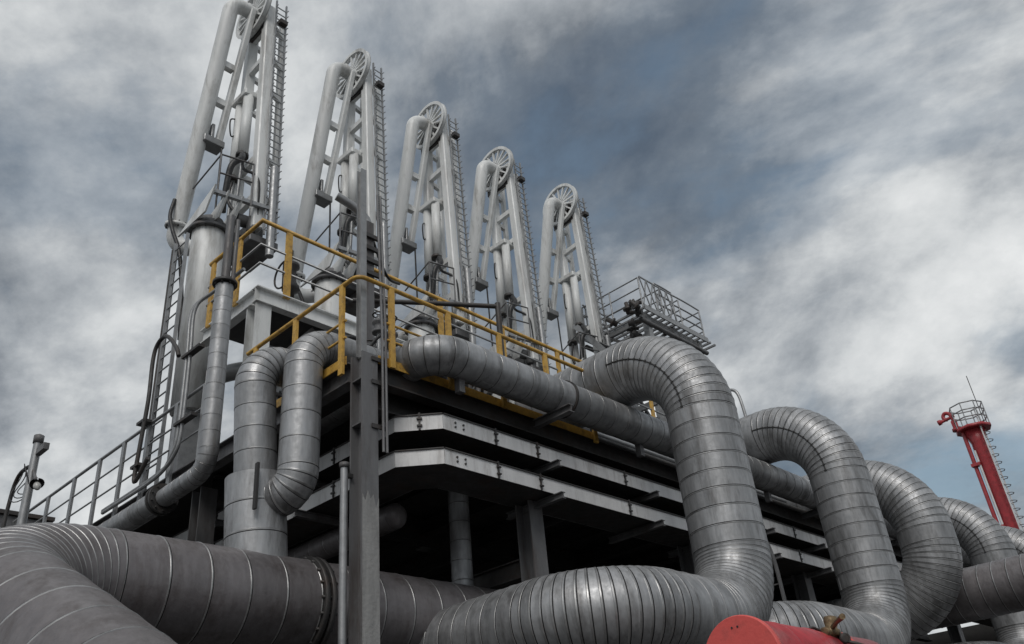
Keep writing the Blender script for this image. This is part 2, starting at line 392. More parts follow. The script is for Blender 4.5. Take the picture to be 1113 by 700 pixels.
# ------------------------------------------------------------------ cable trays
def tray(zt, label, extra):
    t = thing('cable_tray', label, 'cable tray', 'pale cable trays wrapping the platform corner')
    h = 0.17; zb = zt - h
    X0, Y0 = 0.38, -0.40     # outer faces
    K = 0.37
    runs = [((X0+K*0.0, 9.3), (X0, Y0+K)), ((X0, Y0+K), (X0+K, Y0)), ((X0+K, Y0), (24, Y0))]
    def panel(a, b, name='side_panel'):
        a = Vector((*a, 0)); b = Vector((*b, 0)); d = (b-a).normalized(); nrm = Vector((d.y, -d.x, 0))
        if nrm.dot(Vector((-1,-1,0))) < 0: nrm = -nrm
        q = MB()
        def pt(p, off, z): v = p + nrm*off; return (v.x, v.y, z)
        q.add([pt(a,0,zb),pt(b,0,zb),pt(b,-0.004,zb),pt(a,-0.004,zb),pt(a,0,zt),pt(b,0,zt),pt(b,-0.004,zt),pt(a,-0.004,zt)],
              [(3,2,1,0),(4,5,6,7),(0,1,5,4),(1,2,6,5),(2,3,7,6),(3,0,4,7)])
        o = q.build(name, 'tray', t)
        q = MB(); q.bar(a + nrm*-0.006 + Vector((0,0,zt+0.006)), b + nrm*-0.006 + Vector((0,0,zt+0.006)), 0.045, 0.012); q.build('top_lip', 'steel_dark', o)
        return o
    def splice(p, d):
        p = Vector((*p, 0)); d = Vector((*d, 0)); nrm = Vector((d.y, -d.x, 0))
        if nrm.dot(Vector((-1,-1,0))) < 0: nrm = -nrm
        q = MB(); q.bar(p + nrm*0.007 + Vector((0,0,zb)), p + nrm*0.007 + Vector((0,0,zt+0.03)), 0.022, 0.016, nrm)
        for zz in (zb+0.05, zt-0.04): q.bar(p + nrm*0.016 - d*0.03 + Vector((0,0,zz)), p + nrm*0.016 + d*0.03 + Vector((0,0,zz)), 0.018, 0.018)
        q.build('splice_plate', 'steel_dark', t)
    ys = [Y0+K, 1.05, 2.35, 3.65, 4.95, 6.25, 7.55, 9.3]
    for a, b in zip(ys, ys[1:]): panel((X0, b-0.004), (X0, a+0.004)); splice((X0, b), (0,1))
    panel((X0, Y0+K-0.002), (X0+K-0.002, Y0))
    if extra: splice((X0+K*0.52, Y0+K*0.48), (0.7071,-0.7071))
    xs = [X0+K, 1.55, 2.25, 3.95, 5.4, 7.0, 8.5, 10, 11.5, 13, 15, 17, 19, 21, 23.9]
    for a, b in zip(xs, xs[1:]): panel((a+0.004, Y0), (b-0.004, Y0)); splice((b, Y0), (1,0))
    # bolt heads near the corner
    for dx in (0.18, 0.30):
        for zz in (0.06, 0.11):
            q = MB(); q.lathe((X0+K+dx, Y0-0.012, zb+zz), (0,1,0), [(0,0),(0,0.013),(0.012,0.013)], 8); q.build('bolt', 'steel_dark', t)
    W_ = 0.62
    q = MB()
    q.add([(X0+0.005,9.3,zb+0.012),(X0+W_,9.3,zb+0.012),(X0+W_,Y0+W_+0.2,zb+0.012),(X0+0.005,Y0+K,zb+0.012)], [(0,1,2,3)])
    q.add([(X0+0.005,Y0+K,zb+0.012),(X0+W_,Y0+W_+0.2,zb+0.012),(X0+W_+0.2,Y0+W_,zb+0.012),(X0+K,Y0+0.005,zb+0.012)], [(0,1,2,3)])
    q.add([(X0+K,Y0+0.005,zb+0.012),(X0+W_+0.2,Y0+W_,zb+0.012),(24,Y0+W_,zb+0.012),(24,Y0+0.005,zb+0.012)], [(0,1,2,3)])
    q.build('tray_floor', 'steel_dark', t)
    q = MB(); q.bar((X0+W_+0.2,Y0+W_,zb+h/2),(24,Y0+W_,zb+h/2),0.006,h-0.02); q.bar((X0+W_,Y0+W_+0.2,zb+h/2),(X0+W_,9.3,zb+h/2),0.006,h-0.02); q.build('inner_side', 'galv', t)
    q = MB(); rnd = random.Random(int(zt*100))
    for k in range(7):
        yy = Y0 + 0.08 + k*0.07; zz = zb + 0.04 + rnd.random()*0.05
        q.tube([(0.9,yy,zz),(6,yy+rnd.uniform(-.02,.02),zz),(12,yy,zz),(23.9,yy,zz)], 0.02, 6)
    q.build('cables', 'rubber', t)
    return t
tray(5.60, 'upper of the two pale cable trays wrapping the platform corner', True)
tray(5.20, 'lower of the two pale cable trays wrapping the platform corner', False)

# ------------------------------------------------------------------ clad pipes
LOOPS = ['nearest tall silver clad pipe loop, rising beside the red vessel',
         'second tall silver clad pipe loop, right of the nearest one',
         'third clad pipe loop, a tight hairpin tucked behind the second',
         'fourth clad pipe loop, small open arch below the red tower',
         'farthest clad pipe loop, cut off by the right edge of the picture']
PR, PRAD = 0.43, 1.0
for i in range(5):
    X = (3.87, 7.6, 10.6, 14.1, 17.6)[i]
    t = thing('pipe_loop', LOOPS[i], 'pipe', 'silver clad pipe loops along the platform')
    zt = (6.9, 6.88, 6.62, 6.58, 6.55)[i]
    if i == 2:
        pts = [(X,6.5,zt),(X,-1.75,zt),(X,-1.75,4.30),(X,2.4,4.30),(X,2.4,0)]
        clad_pipe(t, pts, 0.46, [1.1,0.95,0.8], 0.21, 5.0)
    else:
        zb = 3.35; xe = 1.45 if i == 0 else X - 2.9
        pts = [(X,6.5,zt),(X,-1.75,zt),(X,-1.75,zb),(xe,-1.75,zb)] + ([(xe,0.75,zb)] if i == 0 else [(xe,2.6,zb),(xe,2.6,0)])
        clad_pipe(t, pts, PR, [1.0,0.85,0.85,0.7], 0.215, 5.3, seam_side=[-1 if i != 2 else 0,0,0,0])
t = thing('outgoing_pipe', 'dark clad pipe running out to the lower right edge', 'pipe')
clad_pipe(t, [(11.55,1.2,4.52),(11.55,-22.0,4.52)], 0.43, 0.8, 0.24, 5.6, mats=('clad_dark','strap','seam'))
for y in (-6.0, -10.0, -15.0, -20.0): bx('support_leg', 'steel_dark', t, 11.43, 11.67, y-0.1, y+0.1, 0, 4.10)
# big pipe on the left
t = thing('main_pipe', 'big brownish grey clad pipe bending down in the lower left corner', 'pipe')
ML = ('clad_dark','strap','seam')
d45 = Vector((0.15,-0.85,-0.50)).normalized()
Xc = -3.25
cpt = Vector((Xc,0.75,3.70))
clad_pipe(t, [(2.4,0.75,3.70), cpt, cpt + d45*7.6], 0.46, 0.95, 0.37, 6.6, n=56, mats=ML)
flange(t, (-0.22,0.75,3.70), (1,0,0), 0.50, 0.05, 'steel_dark', 20)
flange(t, (-0.14,0.75,3.70), (1,0,0), 0.50, 0.05, 'steel_dark', 20)
# twin risers standing on it
t = thing('riser_pipe', 'left of the twin clad risers, standing on the big brownish pipe', 'pipe', 'twin clad risers by the corner column')
clad_pipe(t, [(-0.74,0.82,4.95),(-0.84,0.82,6.30),(2.4,0.82,6.30)], 0.215, 0.33, 0.27, 14, n=40, strap=1.1)
clad_pipe(t, [(-0.68,0.80,4.02),(-0.74,0.82,4.95)], 0.30, 0.3, 0.31, 14, n=40, strap=1.1)
q = MB(); q.box(-0.93,-0.905,0.47,0.52,4.5,4.97); q.build('sheet_edge', 'seam', t)
t = thing('riser_pipe', 'right of the twin clad risers, curling into its neighbour at the bottom', 'pipe', 'twin clad risers by the corner column')
clad_pipe(t, [(-0.66,0.70,4.70),(-0.53,0.38,4.70),(-0.51,0.38,6.42),(0.9,0.38,6.42),(0.9,3.2,6.42)], 0.205, [0.25,0.33,0.33], 0.27, 14, n=40, strap=1.1, seam_side=[0,1,0])
# thin clad pipe at the left
t = thing('thin_clad_pipe', 'slim clad pipe dropping beside the left railing then bending away', 'pipe')
clad_pipe(t, [(-0.50,2.33,8.15),(-0.50,2.33,5.60),(-0.50,3.35,5.56)], 0.115, 0.26, 0.20, 18, n=28)
clad_pipe(t, [(-0.50,3.50,5.56),(-0.50,5.6,5.54)], 0.15, 0.26, 0.25, 18, n=28)
flange(t, (-0.50,3.38,5.56), (0,1,0), 0.19, 0.04, 'steel_dark', 10)
flange(t, (-0.50,3.46,5.56), (0,1,0), 0.19, 0.04, 'steel_dark', 10)
flange(t, (-0.50,2.33,8.19), (0,0,1), 0.16, 0.04, 'steel_dark', 8)
tb('bare_tube', 'steel', t, [(-0.50,2.33,8.2),(-0.50,2.33,9.3)], 0.06)
tb('bare_tube', 'steel', t, [(-0.42,2.28,8.2),(-0.42,2.28,9.25)], 0.03)
# pipe running along the long face
t = thing('face_pipe', 'medium clad pipe running along the long face below the yellow rail', 'pipe')
clad_pipe(t, [(0.46,1.6,6.22),(0.46,-0.60,6.22),(24,-0.60,6.22)], 0.225, 0.34, 0.26, 18, n=40)
flange(t, (2.62,-0.60,6.22), (1,0,0), 0.245, 0.03, 'steel_dark', 0)
# inner pipes under the platform; all but the riser coloured dark for shade
t = thing('inner_riser', 'slim clad riser in the dark behind the nearest pipe loop', 'pipe')
clad_pipe(t, [(2.15,0.9,2.6),(2.15,0.9,5.7)], 0.13, 0.25, 0.24, 15, n=28, strap=1.0)
t = thing('inner_pipe', 'grey clad pipe end showing under the tray corner', 'pipe')
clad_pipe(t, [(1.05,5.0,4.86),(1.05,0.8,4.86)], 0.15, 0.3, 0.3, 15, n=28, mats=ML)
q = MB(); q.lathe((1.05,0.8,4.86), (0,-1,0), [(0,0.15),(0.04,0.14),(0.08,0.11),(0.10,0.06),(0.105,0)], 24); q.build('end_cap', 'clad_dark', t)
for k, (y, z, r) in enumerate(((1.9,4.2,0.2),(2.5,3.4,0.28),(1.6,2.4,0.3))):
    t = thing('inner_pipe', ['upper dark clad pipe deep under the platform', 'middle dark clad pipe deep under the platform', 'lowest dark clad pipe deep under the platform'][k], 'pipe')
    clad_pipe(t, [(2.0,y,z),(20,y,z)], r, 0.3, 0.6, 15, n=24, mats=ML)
# pipe and flange lying on the deck behind the rail end
t = thing('deck_pipe', 'grey pipe with a white flange lying on deck near rail end', 'pipe')
q = MB(); q.lathe((2.75,0.55,6.62), (1,0,0), [(0,0),(0,0.2),(1.6,0.2),(1.6,0)], 28); q.build('barrel', 'steel', t)
flange(t, (2.72,0.55,6.62), (1,0,0), 0.24, 0.05, 'white', 10)
for x in (3.0, 4.1): bx('saddle', 'steel_dark', t, x-0.05, x+0.05, 0.40, 0.70, 6.06, 6.46)

# ------------------------------------------------------------------ guard rails
def rail_run(t, pts, zr, m, posts, r=0.024, mids=(0.5,0.28), zb=None, flat=0.055, midm=None, pm=None, midruns=None):
    """pts: plan polyline, posts: list of (x,y,dir) ; zr top height above deck"""
    zb = DECK if zb is None else zb
    P = [Vector((x,y,zb+zr)) for x, y in pts]
    tb('top_rail', m, t, P, r, 10)
    for f in mids:
        for run in (midruns or [pts]): tb('mid_rail', midm or m, t, [(x,y,zb+zr*f) for x, y in run], r*0.55, 8)
    for x, y, d, dn in posts:
        w = 0.035
        q = MB()
        if d == 'x': q.box(x-flat/2, x+flat/2, y-w/2, y+w/2, zb-dn, zb+zr-0.01)
        else: q.box(x-w/2, x+w/2, y-flat/2, y+flat/2, zb-dn, zb+zr-0.01)
        q.build('post', pm or m, t)
t = thing('guard_rail', 'yellow guard rail round the deck corner at the grey column', 'guard rail')
arc = [(-0.33+0.10*(1-math.sin(a)), -0.33+0.10*(1-math.cos(a))) for a in [math.pi/2*k/5 for k in range(6)]]
rail_run(t, [(-0.33,1.9)] + [(-0.33,0.2)] + list(reversed(arc)) + [(0.3,-0.33),(3.55,-0.33)], 0.95, 'yellow',
         [(-0.335,-0.05,'y',0.16),(-0.335,0.85,'y',0.16),(-0.335,1.7,'y',0.16),
          (0.12,-0.335,'x',0.06),(0.97,-0.335,'x',0.06),(1.82,-0.335,'x',0.06),(2.67,-0.335,'x',0.06),(3.53,-0.335,'x',0.1)], midm='yellow', flat=0.07, r=0.026, midruns=[[(-0.33,1.9),(-0.33,-0.12)],[(0.02,-0.33),(3.55,-0.33)]])
q = MB(); q.bar((-0.30,-0.09,6.06),(-0.30,1.9,6.06),0.012,0.10); q.build('toe_plate', 'yellow', t)
q = MB(); q.bar((-0.04,-0.30,6.06),(3.55,-0.30,6.06),0.012,0.10); q.build('toe_plate', 'yellow', t)
t = thing('guard_rail', 'long plain grey railing running off to the left', 'guard rail')
rail_run(t, [(-0.33,2.55),(-0.33,9.4)], 0.95, 'galv', [(-0.335,y,'y',0.2) for y in (2.9,3.65,4.45,5.2,6.0,6.9,7.9,9.0)], midm='galv', mids=(0.66,0.34), flat=0.085)
t = thing('guard_rail', 'yellow guard rail on the upper platform below the loading arms', 'guard rail')
rail_run(t, [(0.0,3.8),(0.0,2.36),(12.2,2.46)], 1.1, 'yellow', [(0,3.7,'y',0.05),(0,2.95,'y',0.05)] + [(x,2.36+0.1*x/12.2,'x',0.05) for x in (0.45,1.9,3.4,4.9,6.4,7.9,9.4,10.9,12.1)], zb=8.4, r=0.036, flat=0.10, mids=(0.62,0.33), midm='galv')

# ------------------------------------------------------------------ upper platform under the arms
up = thing('arm_platform', 'pale grey upper platform on posts carrying the loading arms', 'platform')
for x in (0.12, 4.3, 8.5, 12.1):
    q = MB(); hsec(q, (x,2.5,DECK+0.015), (x,2.5,8.18), 0.24, 0.24, 0.018, 0.012, (1,0,0)); q.build('leg', 'white', up)
    if x > 1: q = MB(); hsec(q, (x,6.0,DECK+0.015), (x,6.0,8.18), 0.24, 0.24, 0.018, 0.012, (1,0,0)); q.build('leg', 'white', up)
q = MB(); hsec(q, (-0.02,2.40,8.26), (12.3,2.40,8.26), 0.13, 0.24, 0.016, 0.012, (0,1,0)); q.build('edge_beam', 'white', up)
q = MB(); hsec(q, (0.05,2.50,8.26), (0.05,3.9,8.26), 0.13, 0.24, 0.016, 0.012, (1,0,0)); q.build('edge_beam', 'white', up)
for x in (1.5, 3, 4.5, 6, 7.5, 9, 10.5, 12):
    q = MB(); hsec(q, (x,2.5,8.26), (x,6.2 if x > 2 else 3.9,8.26), 0.10, 0.2, 0.014, 0.01, (1,0,0)); q.build('cross_beam', 'steel', up)
for i in range(6):
    bx('deck_plate', 'deck', up, 0.0+i*2.05, 2.04+i*2.05, 2.36, 6.2 if i else 3.9, 8.385, 8.40)
for x in (0.12, 4.3, 8.5):
    br('brace', 'steel', up, (x+0.15,2.55,7.2), (x+0.9,2.55,8.12), 0.08, 0.08)

# ------------------------------------------------------------------ loading arms
AY = 4.5
ARM_LABELS = ['nearest and tallest white loading arm, its top cut by the frame',
              'second white loading arm from the left, behind the corner column post',
              'third white loading arm from the left, middle of the row',
              'fourth white loading arm from the left, second smallest',
              'rightmost white loading arm, smallest in the row, beside lattice tower']
def make_arm(label):
    t = thing('loading_arm', label, 'loading arm', 'white marine loading arms in a row')
    zt = 16.35
    # product pipe of the outer arm, leaning back as it goes down
    top = Vector((-0.68,-0.06,15.74)); bot = Vector((-0.68,1.02,11.15))
    dn = (bot-top).normalized()
    q = MB(); pp = []
    for k in range(9):
        a = math.pi/2*k/8; pp.append(Vector((-0.42-0.26*math.sin(a),-0.10+0.04*k/8,15.74 + 0.26*math.cos(a))))
    q.tube([(-0.10,-0.10,16.0)] + pp + [top + dn*0.3, bot], 0.145, 24); q.build('outer_pipe', 'white', t)
    flange(t, bot, dn, 0.21, 0.06, 'white', 10)
    # elbow below the outer pipe
    tb('lower_elbow', 'white', t, smooth([bot, bot+Vector((0,0.02,-0.25)), bot+Vector((0.14,-0.1,-0.45)), bot+Vector((0.40,-0.5,-0.5))], 5), 0.14, 20)
    # balance rod with its bracket
    r0 = Vector((-0.27,-0.20,16.0)); r1 = Vector((-0.33,0.56,12.95))
    q = MB(); q.bar(r0, r1, 0.12, 0.13, (0,1,0)); q.build('balance_rod', 'white', t, 0.02)
    q = MB(); q.box(-0.66,-0.26,0.42,0.70,12.80,12.95); q.box(-0.52,-0.46,0.46,0.68,12.95,13.3); q.build('rod_bracket', 'galv', t, 0.01)
    for z in (14.6, 13.8):
        yy = -0.06 + (15.8-z)/4.65*1.08; q = MB(); q.box(-0.60,-0.36,yy-0.06,yy+0.06,z-0.07,z+0.07); q.build('clamp', 'white', t)
    # sheave wheel
    wc = Vector((-0.17,-0.04,16.12)); q = MB(); rr = 0.60
    q.lathe(wc - Vector((0.05,0,0)), (1,0,0), [(0,rr-0.075),(0,rr),(0.03,rr-0.03),(0.07,rr-0.03),(0.10,rr),(0.10,rr-0.075),(0,rr-0.075)], 44)
    rim = q.build('sheave_wheel', 'white', t)
    q = MB(); q.lathe(wc - Vector((0.10,0,0)), (1,0,0), [(0,0),(0,0.13),(0.2,0.13),(0.2,0)], 20); q.build('hub', 'steel', rim)
    for k in range(16):
        a = 2*math.pi*k/16; d = Vector((0, math.cos(a), math.sin(a)))
        q = MB(); q.bar(wc + d*0.11 , wc + d*(rr-0.06), 0.035, 0.055, (1,0,0)); q.build('spoke', 'white', rim)
    q = MB(); q.box(-0.10,-0.05,-0.34,0.34,15.5,16.1); q.build('gear_plate', 'steel_dark', t)
    # truss of the inner arm: chords and cross bars
    zlo = 10.55
    for (x, y0, y1, w, d) in ((0.0,0.22,0.34,0.20,0.17), (0.0,-0.33,-0.46,0.19,0.18), (0.40,-0.20,-0.34,0.12,0.12), (0.40,0.28,0.36,0.11,0.11)):
        q = MB(); q.bar((x,y0,16.15),(x,y1,zlo), w, d, (0,1,0)); q.build('chord', 'white', t, 0.02)
    for z in (15.6, 14.72, 13.85, 12.2, 11.3):
        f = (16.15-z)/(16.15-zlo)
        q = MB(); q.bar((0,-0.33-0.13*f+0.07,z+0.02),(0,0.24+0.10*f-0.07,z-0.02),0.10,0.12); q.bar((0.06,-0.40-0.06*f,z),(0.40,-0.25-0.10*f,z),0.08,0.1); q.bar((0.06,0.27,z),(0.38,0.32,z),0.08,0.1); q.build('cross_bar', 'white', t)
    # hydraulic cylinders
    for (x, y, z0, z1, r) in ((-0.14,0.20,12.0,13.75,0.10), (-0.16,-0.10,12.35,13.75,0.095)):
        q = MB(); q.lathe((x,y,z0), (0,-0.02,1), [(0,0),(0,r),(z1-z0,r),(z1-z0,0)], 18); c = q.build('cylinder', 'white', t)
        q = MB(); q.lathe((x,y+0.02,z0-0.05), (0,0.0,1), [(0,0),(0,r*1.2),(0.07,r*1.2),(0.07,0)], 18); q.build('cylinder_cap', 'steel_dark', c)
        tb('cylinder_rod', 'galv', c, [(x,y,z0),(x,y+0.08,z0-1.2)], 0.03)
    q = MB(); q.box(-0.28,0.10,-0.22,0.30,13.72,13.86); q.build('cylinder_mount', 'white', t, 0.02)
    # ladder
    q = MB(); ly0, ly1 = -0.47, -0.61
    for xo in (0.08, 0.30): q.bar((xo,ly0,16.3),(xo,ly1,10.4),0.035,0.03)
    z = 10.5
    while z < 16.2:
        f = (16.25-z)/5.85; y = ly0 + (ly1-ly0)*f; q.bar((0.08,y-0.01,z),(0.30,y-0.01,z),0.018,0.018); q.bar((0.30,y,z),(0.31,y-0.08,z),0.012,0.012); q.bar((0.08,y,z),(0.07,y-0.08,z),0.012,0.012); z += 0.17
    tag(q.build('ladder', 'galv', t), kind='stuff')
    q = MB(); q.box(0.12,0.28,-0.60,-0.46,15.62,15.72); q.build('rest_step', 'steel_dark', t)
    # base of the arm
    q = MB(); q.lathe((-0.55,0.05,7.2), (0,0,1), [(0,0),(0,0.27),(3.32,0.27),(3.36,0.25),(3.4,0)], 32); q.build('base_column', 'white', t)
    q = MB(); q.box(-0.72,-0.38,-0.12,0.22,DECK+0.015,7.25); q.box(-0.32,-0.24,-0.16,0.26,DECK+0.015,8.1); q.build('pedestal', 'galv', t)
    flange(t, (-0.55,0.05,10.50), (0,0,1), 0.34, 0.06, 'steel', 14)
    q = MB(); q.lathe((-0.55,0.05,10.53), (0,0,1), [(0,0.3),(0.10,0.3),(0.10,0.22),(0.22,0.22),(0.22,0)], 28); q.box(-0.55,0.45,-0.16,0.26,10.45,10.58); q.box(-0.10,0.44,-0.48,0.40,10.30,10.45); q.build('slewing_head', 'steel', t, 0.015)
    for sx in (-0.86, -0.62, -0.36):
        q = MB(); q.add([(sx,-0.62,10.98),(sx,0.55,10.58),(sx,-0.35,10.58),(sx+0.03,-0.62,10.98),(sx+0.03,0.55,10.58),(sx+0.03,-0.35,10.58)], [(0,1,2),(5,4,3),(0,3,4,1),(1,4,5,2),(2,5,3,0)]); q.build('gusset', 'white', t)
    br('tie_bar', 'galv', t, (-0.84,-0.50,10.92), (0.30,-0.62,10.98), 0.07, 0.07)
    q = MB(); q.box(0.0,0.30,-0.2,0.25,10.58,10.85); q.lathe((-0.30,-0.32,10.72),(1,0,0.1),[(0,0),(0,0.11),(0.22,0.11),(0.24,0.07),(0.34,0.07),(0.34,0)],16); q.lathe((-0.05,-0.40,10.5),(0,0,1),[(0,0),(0,0.08),(0.3,0.08),(0.32,0.05),(0.5,0.05),(0.5,0)],14); q.build('drive_motor', 'panel', t, 0.01)
    # hoses and wires
    def hose(pts, r): tb('hose', 'rubber', t, smooth(pts, 6), r, 8)
    hose([(-0.24,-0.25,12.2),(-0.34,-0.4,11.95),(-0.5,-0.38,11.7),(-0.52,-0.3,11.1),(-0.5,-0.25,10.8)], 0.055)
    hose([(-0.16,0.2,11.9),(-0.18,0.24,11.5),(-0.1,0.1,11.2),(-0.15,-0.2,10.8)], 0.03)
    hose([(-0.16,-0.12,12.3),(-0.2,-0.25,11.9),(-0.05,-0.5,11.6),(-0.02,-0.52,10.8)], 0.028)
    hose([(-0.30,0.45,12.9),(-0.30,0.44,11.9),(-0.32,0.40,10.8)], 0.018)
    hose([(-0.84,0.90,11.6),(-0.90,0.86,11.2),(-0.88,0.72,10.8),(-0.80,0.5,10.2),(-0.76,0.3,9.2),(-0.74,0.25,8.5)], 0.035)
    hose([(-0.2,0.2,13.4),(-0.36,0.1,13.2),(-0.3,0.15,12.9),(-0.18,0.18,13.0)], 0.014)
    q = MB()
    for a, b in (((-0.75,-0.5,10.85),(-0.75,-0.5,11.75)), ((-0.75,-0.5,11.75),(-0.2,-0.62,11.75)), ((-0.2,-0.62,11.75),(-0.2,-0.62,10.85)), ((-0.75,-0.5,11.75),(-0.9,0.1,11.3)), ((-0.75,-0.5,11.35),(-0.2,-0.62,11.35))):
        q.tube([a,b], 0.016, 6)
    q.build('head_rail', 'steel', t)
    q = MB(); q.tube([(0.2,-0.62,10.0),(0.2,-0.60,11.9)], 0.07, 12); q.build('guide_tube', 'galv', t)
    return t
ax = [0.82, 3.23, 5.44, 7.61, 10.1]; dz = [0.15, 0.10, -0.05, -0.18, -0.05]
proto = make_arm(ARM_LABELS[0]); proto.location = (ax[0], AY, dz[0])
for k in range(1, 5):
    c = copy_tree(proto, (ax[k], AY, dz[k])); c['label'] = ARM_LABELS[k]; c.rotation_euler.z = math.radians((0, 1.2, -1.0, 0.8, -1.6)[k])

t = thing('manifold', 'grey header pipe with drops feeding the loading arms', 'manifold')
clad_pipe(t, [(0.9,3.55,6.95),(13.0,3.55,6.95)], 0.26, 0.4, 0.5, 15, n=28)
for k in range(5):
    x = ax[k]; tb('drop_pipe', 'galv', t, smooth([(x+0.25,3.5,7.0),(x+0.25,3.3,7.5),(x+0.2,3.4,7.85),(x-0.1,3.9,7.95),(x-0.4,4.3,7.9)], 5), 0.13, 14)
    flange(t, (x+0.25,3.34,7.38), (0,-0.35,1), 0.2, 0.05, 'steel', 8)
q = MB(); q.lathe((0.84,3.55,6.95), (1,0,0), [(0,0),(0,0.33),(0.06,0.33),(0.06,0.2)], 28); q.build('blind_flange', 'steel', t)
for k, (z, y) in enumerate(((7.7,2.75),(6.5,2.2),(6.75,2.0))):
    o = tb('service_tube', ('steel','steel_dark','galv')[k], None, [(0.3,y,z),(12.5,y,z)], (0.07,0.09,0.05)[k], 10)
    tag(o, ('grey service tube slung under the upper platform', 'dark service tube low on the deck below the upper platform', 'slim pale tube low on the deck below the upper platform')[k], 'tube')
# ------------------------------------------------------------------ items round the left face
t = thing('cage_ladder', 'tall grey ladder beside the nearest loading arm base', 'ladder')
q = MB()
for y in (4.30, 4.68): q.bar((-0.2,y,DECK+0.015),(-0.2,y,10.3),0.03,0.05)
q.build('rails', 'galv', t)
z = 6.2
while z < 10.3: tb('rung', 'galv', t, [(-0.2,4.30,z),(-0.2,4.68,z)], 0.013, 6); z += 0.22
q = MB()
for y in (4.86, 4.92, 5.0): q.tube([(-0.1,y,DECK+0.015),(-0.1,y,10.4)], 0.022, 6)
q.build('conduits', 'steel_dark', t)
t = thing('gooseneck_vent', 'thin dark gooseneck tube looping above the grey left railing', 'vent pipe')
q = MB(); q.tube(smooth([(-0.45,4.1,6.35),(-0.45,4.42,6.12),(-0.45,4.40,6.6),(-0.45,4.33,7.3),(-0.45,4.36,7.95),(-0.45,4.26,8.18),(-0.45,4.0,8.18),(-0.45,3.66,7.85),(-0.45,3.55,7.66)], 6), 0.03, 10); q.build('tube', 'steel_dark', t)
for z in (6.35, 7.0): q = MB(); q.box(-0.48,-0.36,4.33,4.55,z-0.02,z+0.02); q.build('clamp', 'steel_dark', t)
t = thing('conduit_pair', 'pair of grey conduits climbing beside the nearest arm base', 'conduit')
for o in (0.0, 0.09):
    tb('conduit', 'galv', t, smooth([(-0.42,5.4,5.98+o*0.3),(-0.42,3.9,6.0+o*0.3),(-0.42,3.5-o,6.15),(-0.42,3.36-o,6.5),(-0.42,3.36-o,7.6),(-0.42,3.36-o,8.3),(-0.30,3.1-o,8.5),(-0.2,2.5-o,8.6)], 5), 0.026, 8)
for z in (6.55, 7.55): bx('clip', 'steel_dark', t, -0.47, -0.38, 2.95, 3.42, z, z+0.04)
# conduit on the corner column
t = thing('column_conduit', 'thin twin conduits clipped up the corner column post', 'conduit')
for k, x in enumerate((-0.02, 0.025)): tb('conduit', 'steel', t, [(x,-0.345,5.0),(x,-0.345,6.4),(x,-0.28,8.3)], 0.015, 8)
for z in (5.25, 5.75, 6.02): bx('clip', 'steel_dark', t, -0.14, 0.06, -0.325, -0.310, z, z+0.045)
t = thing('drain_pipe', 'short grey drain pipe standing left of the corner column', 'pipe')
tb('tube', 'galv', t, [(-0.345,-0.14,0),(-0.345,-0.14,4.85)], 0.038, 12)
q = MB(); q.lathe((-0.345,-0.14,4.83), (0,0,1), [(0,0),(0,0.05),(0.05,0.05),(0.05,0)], 14); q.build('cap', 'steel', t)
bx('clip', 'steel_dark', t, -0.33, -0.25, -0.16, -0.12, 4.74, 4.78)
# dark brace pole and hooked pipe on deck
t = thing('swing_davit', 'dark slanting davit pole standing behind the yellow rail', 'davit')
tb('post', 'steel_dark', t, [(2.55,0.3,DECK+0.015),(2.55,0.3,8.05)], 0.04, 10)
tb('jib', 'steel_dark', t, [(2.55,0.3,8.0),(1.75,0.9,8.05),(0.95,1.5,8.08)], 0.035, 10)
t = thing('vent_post', 'square grey vent post with hooked arm right of corner column', 'post')
q = MB(); q.box(0.72,0.86,0.9,1.04,DECK+0.015,9.0); q.build('post', 'steel', t, 0.01)
tb('arm', 'galv', t, smooth([(0.34,1.05,9.3),(0.6,1.0,9.2),(0.78,0.97,9.05),(0.8,0.97,8.85)], 5), 0.06, 10)
tb('hose', 'rubber', t, smooth([(0.78,0.95,9.1),(1.1,1.2,8.9),(1.4,1.3,8.55),(1.7,1.4,8.6)], 6), 0.02, 8)
for z in (8.1,8.3,8.5,8.7): bx('clamp', 'steel_dark', t, 0.70,0.93,0.86,0.9,z,z+0.06)
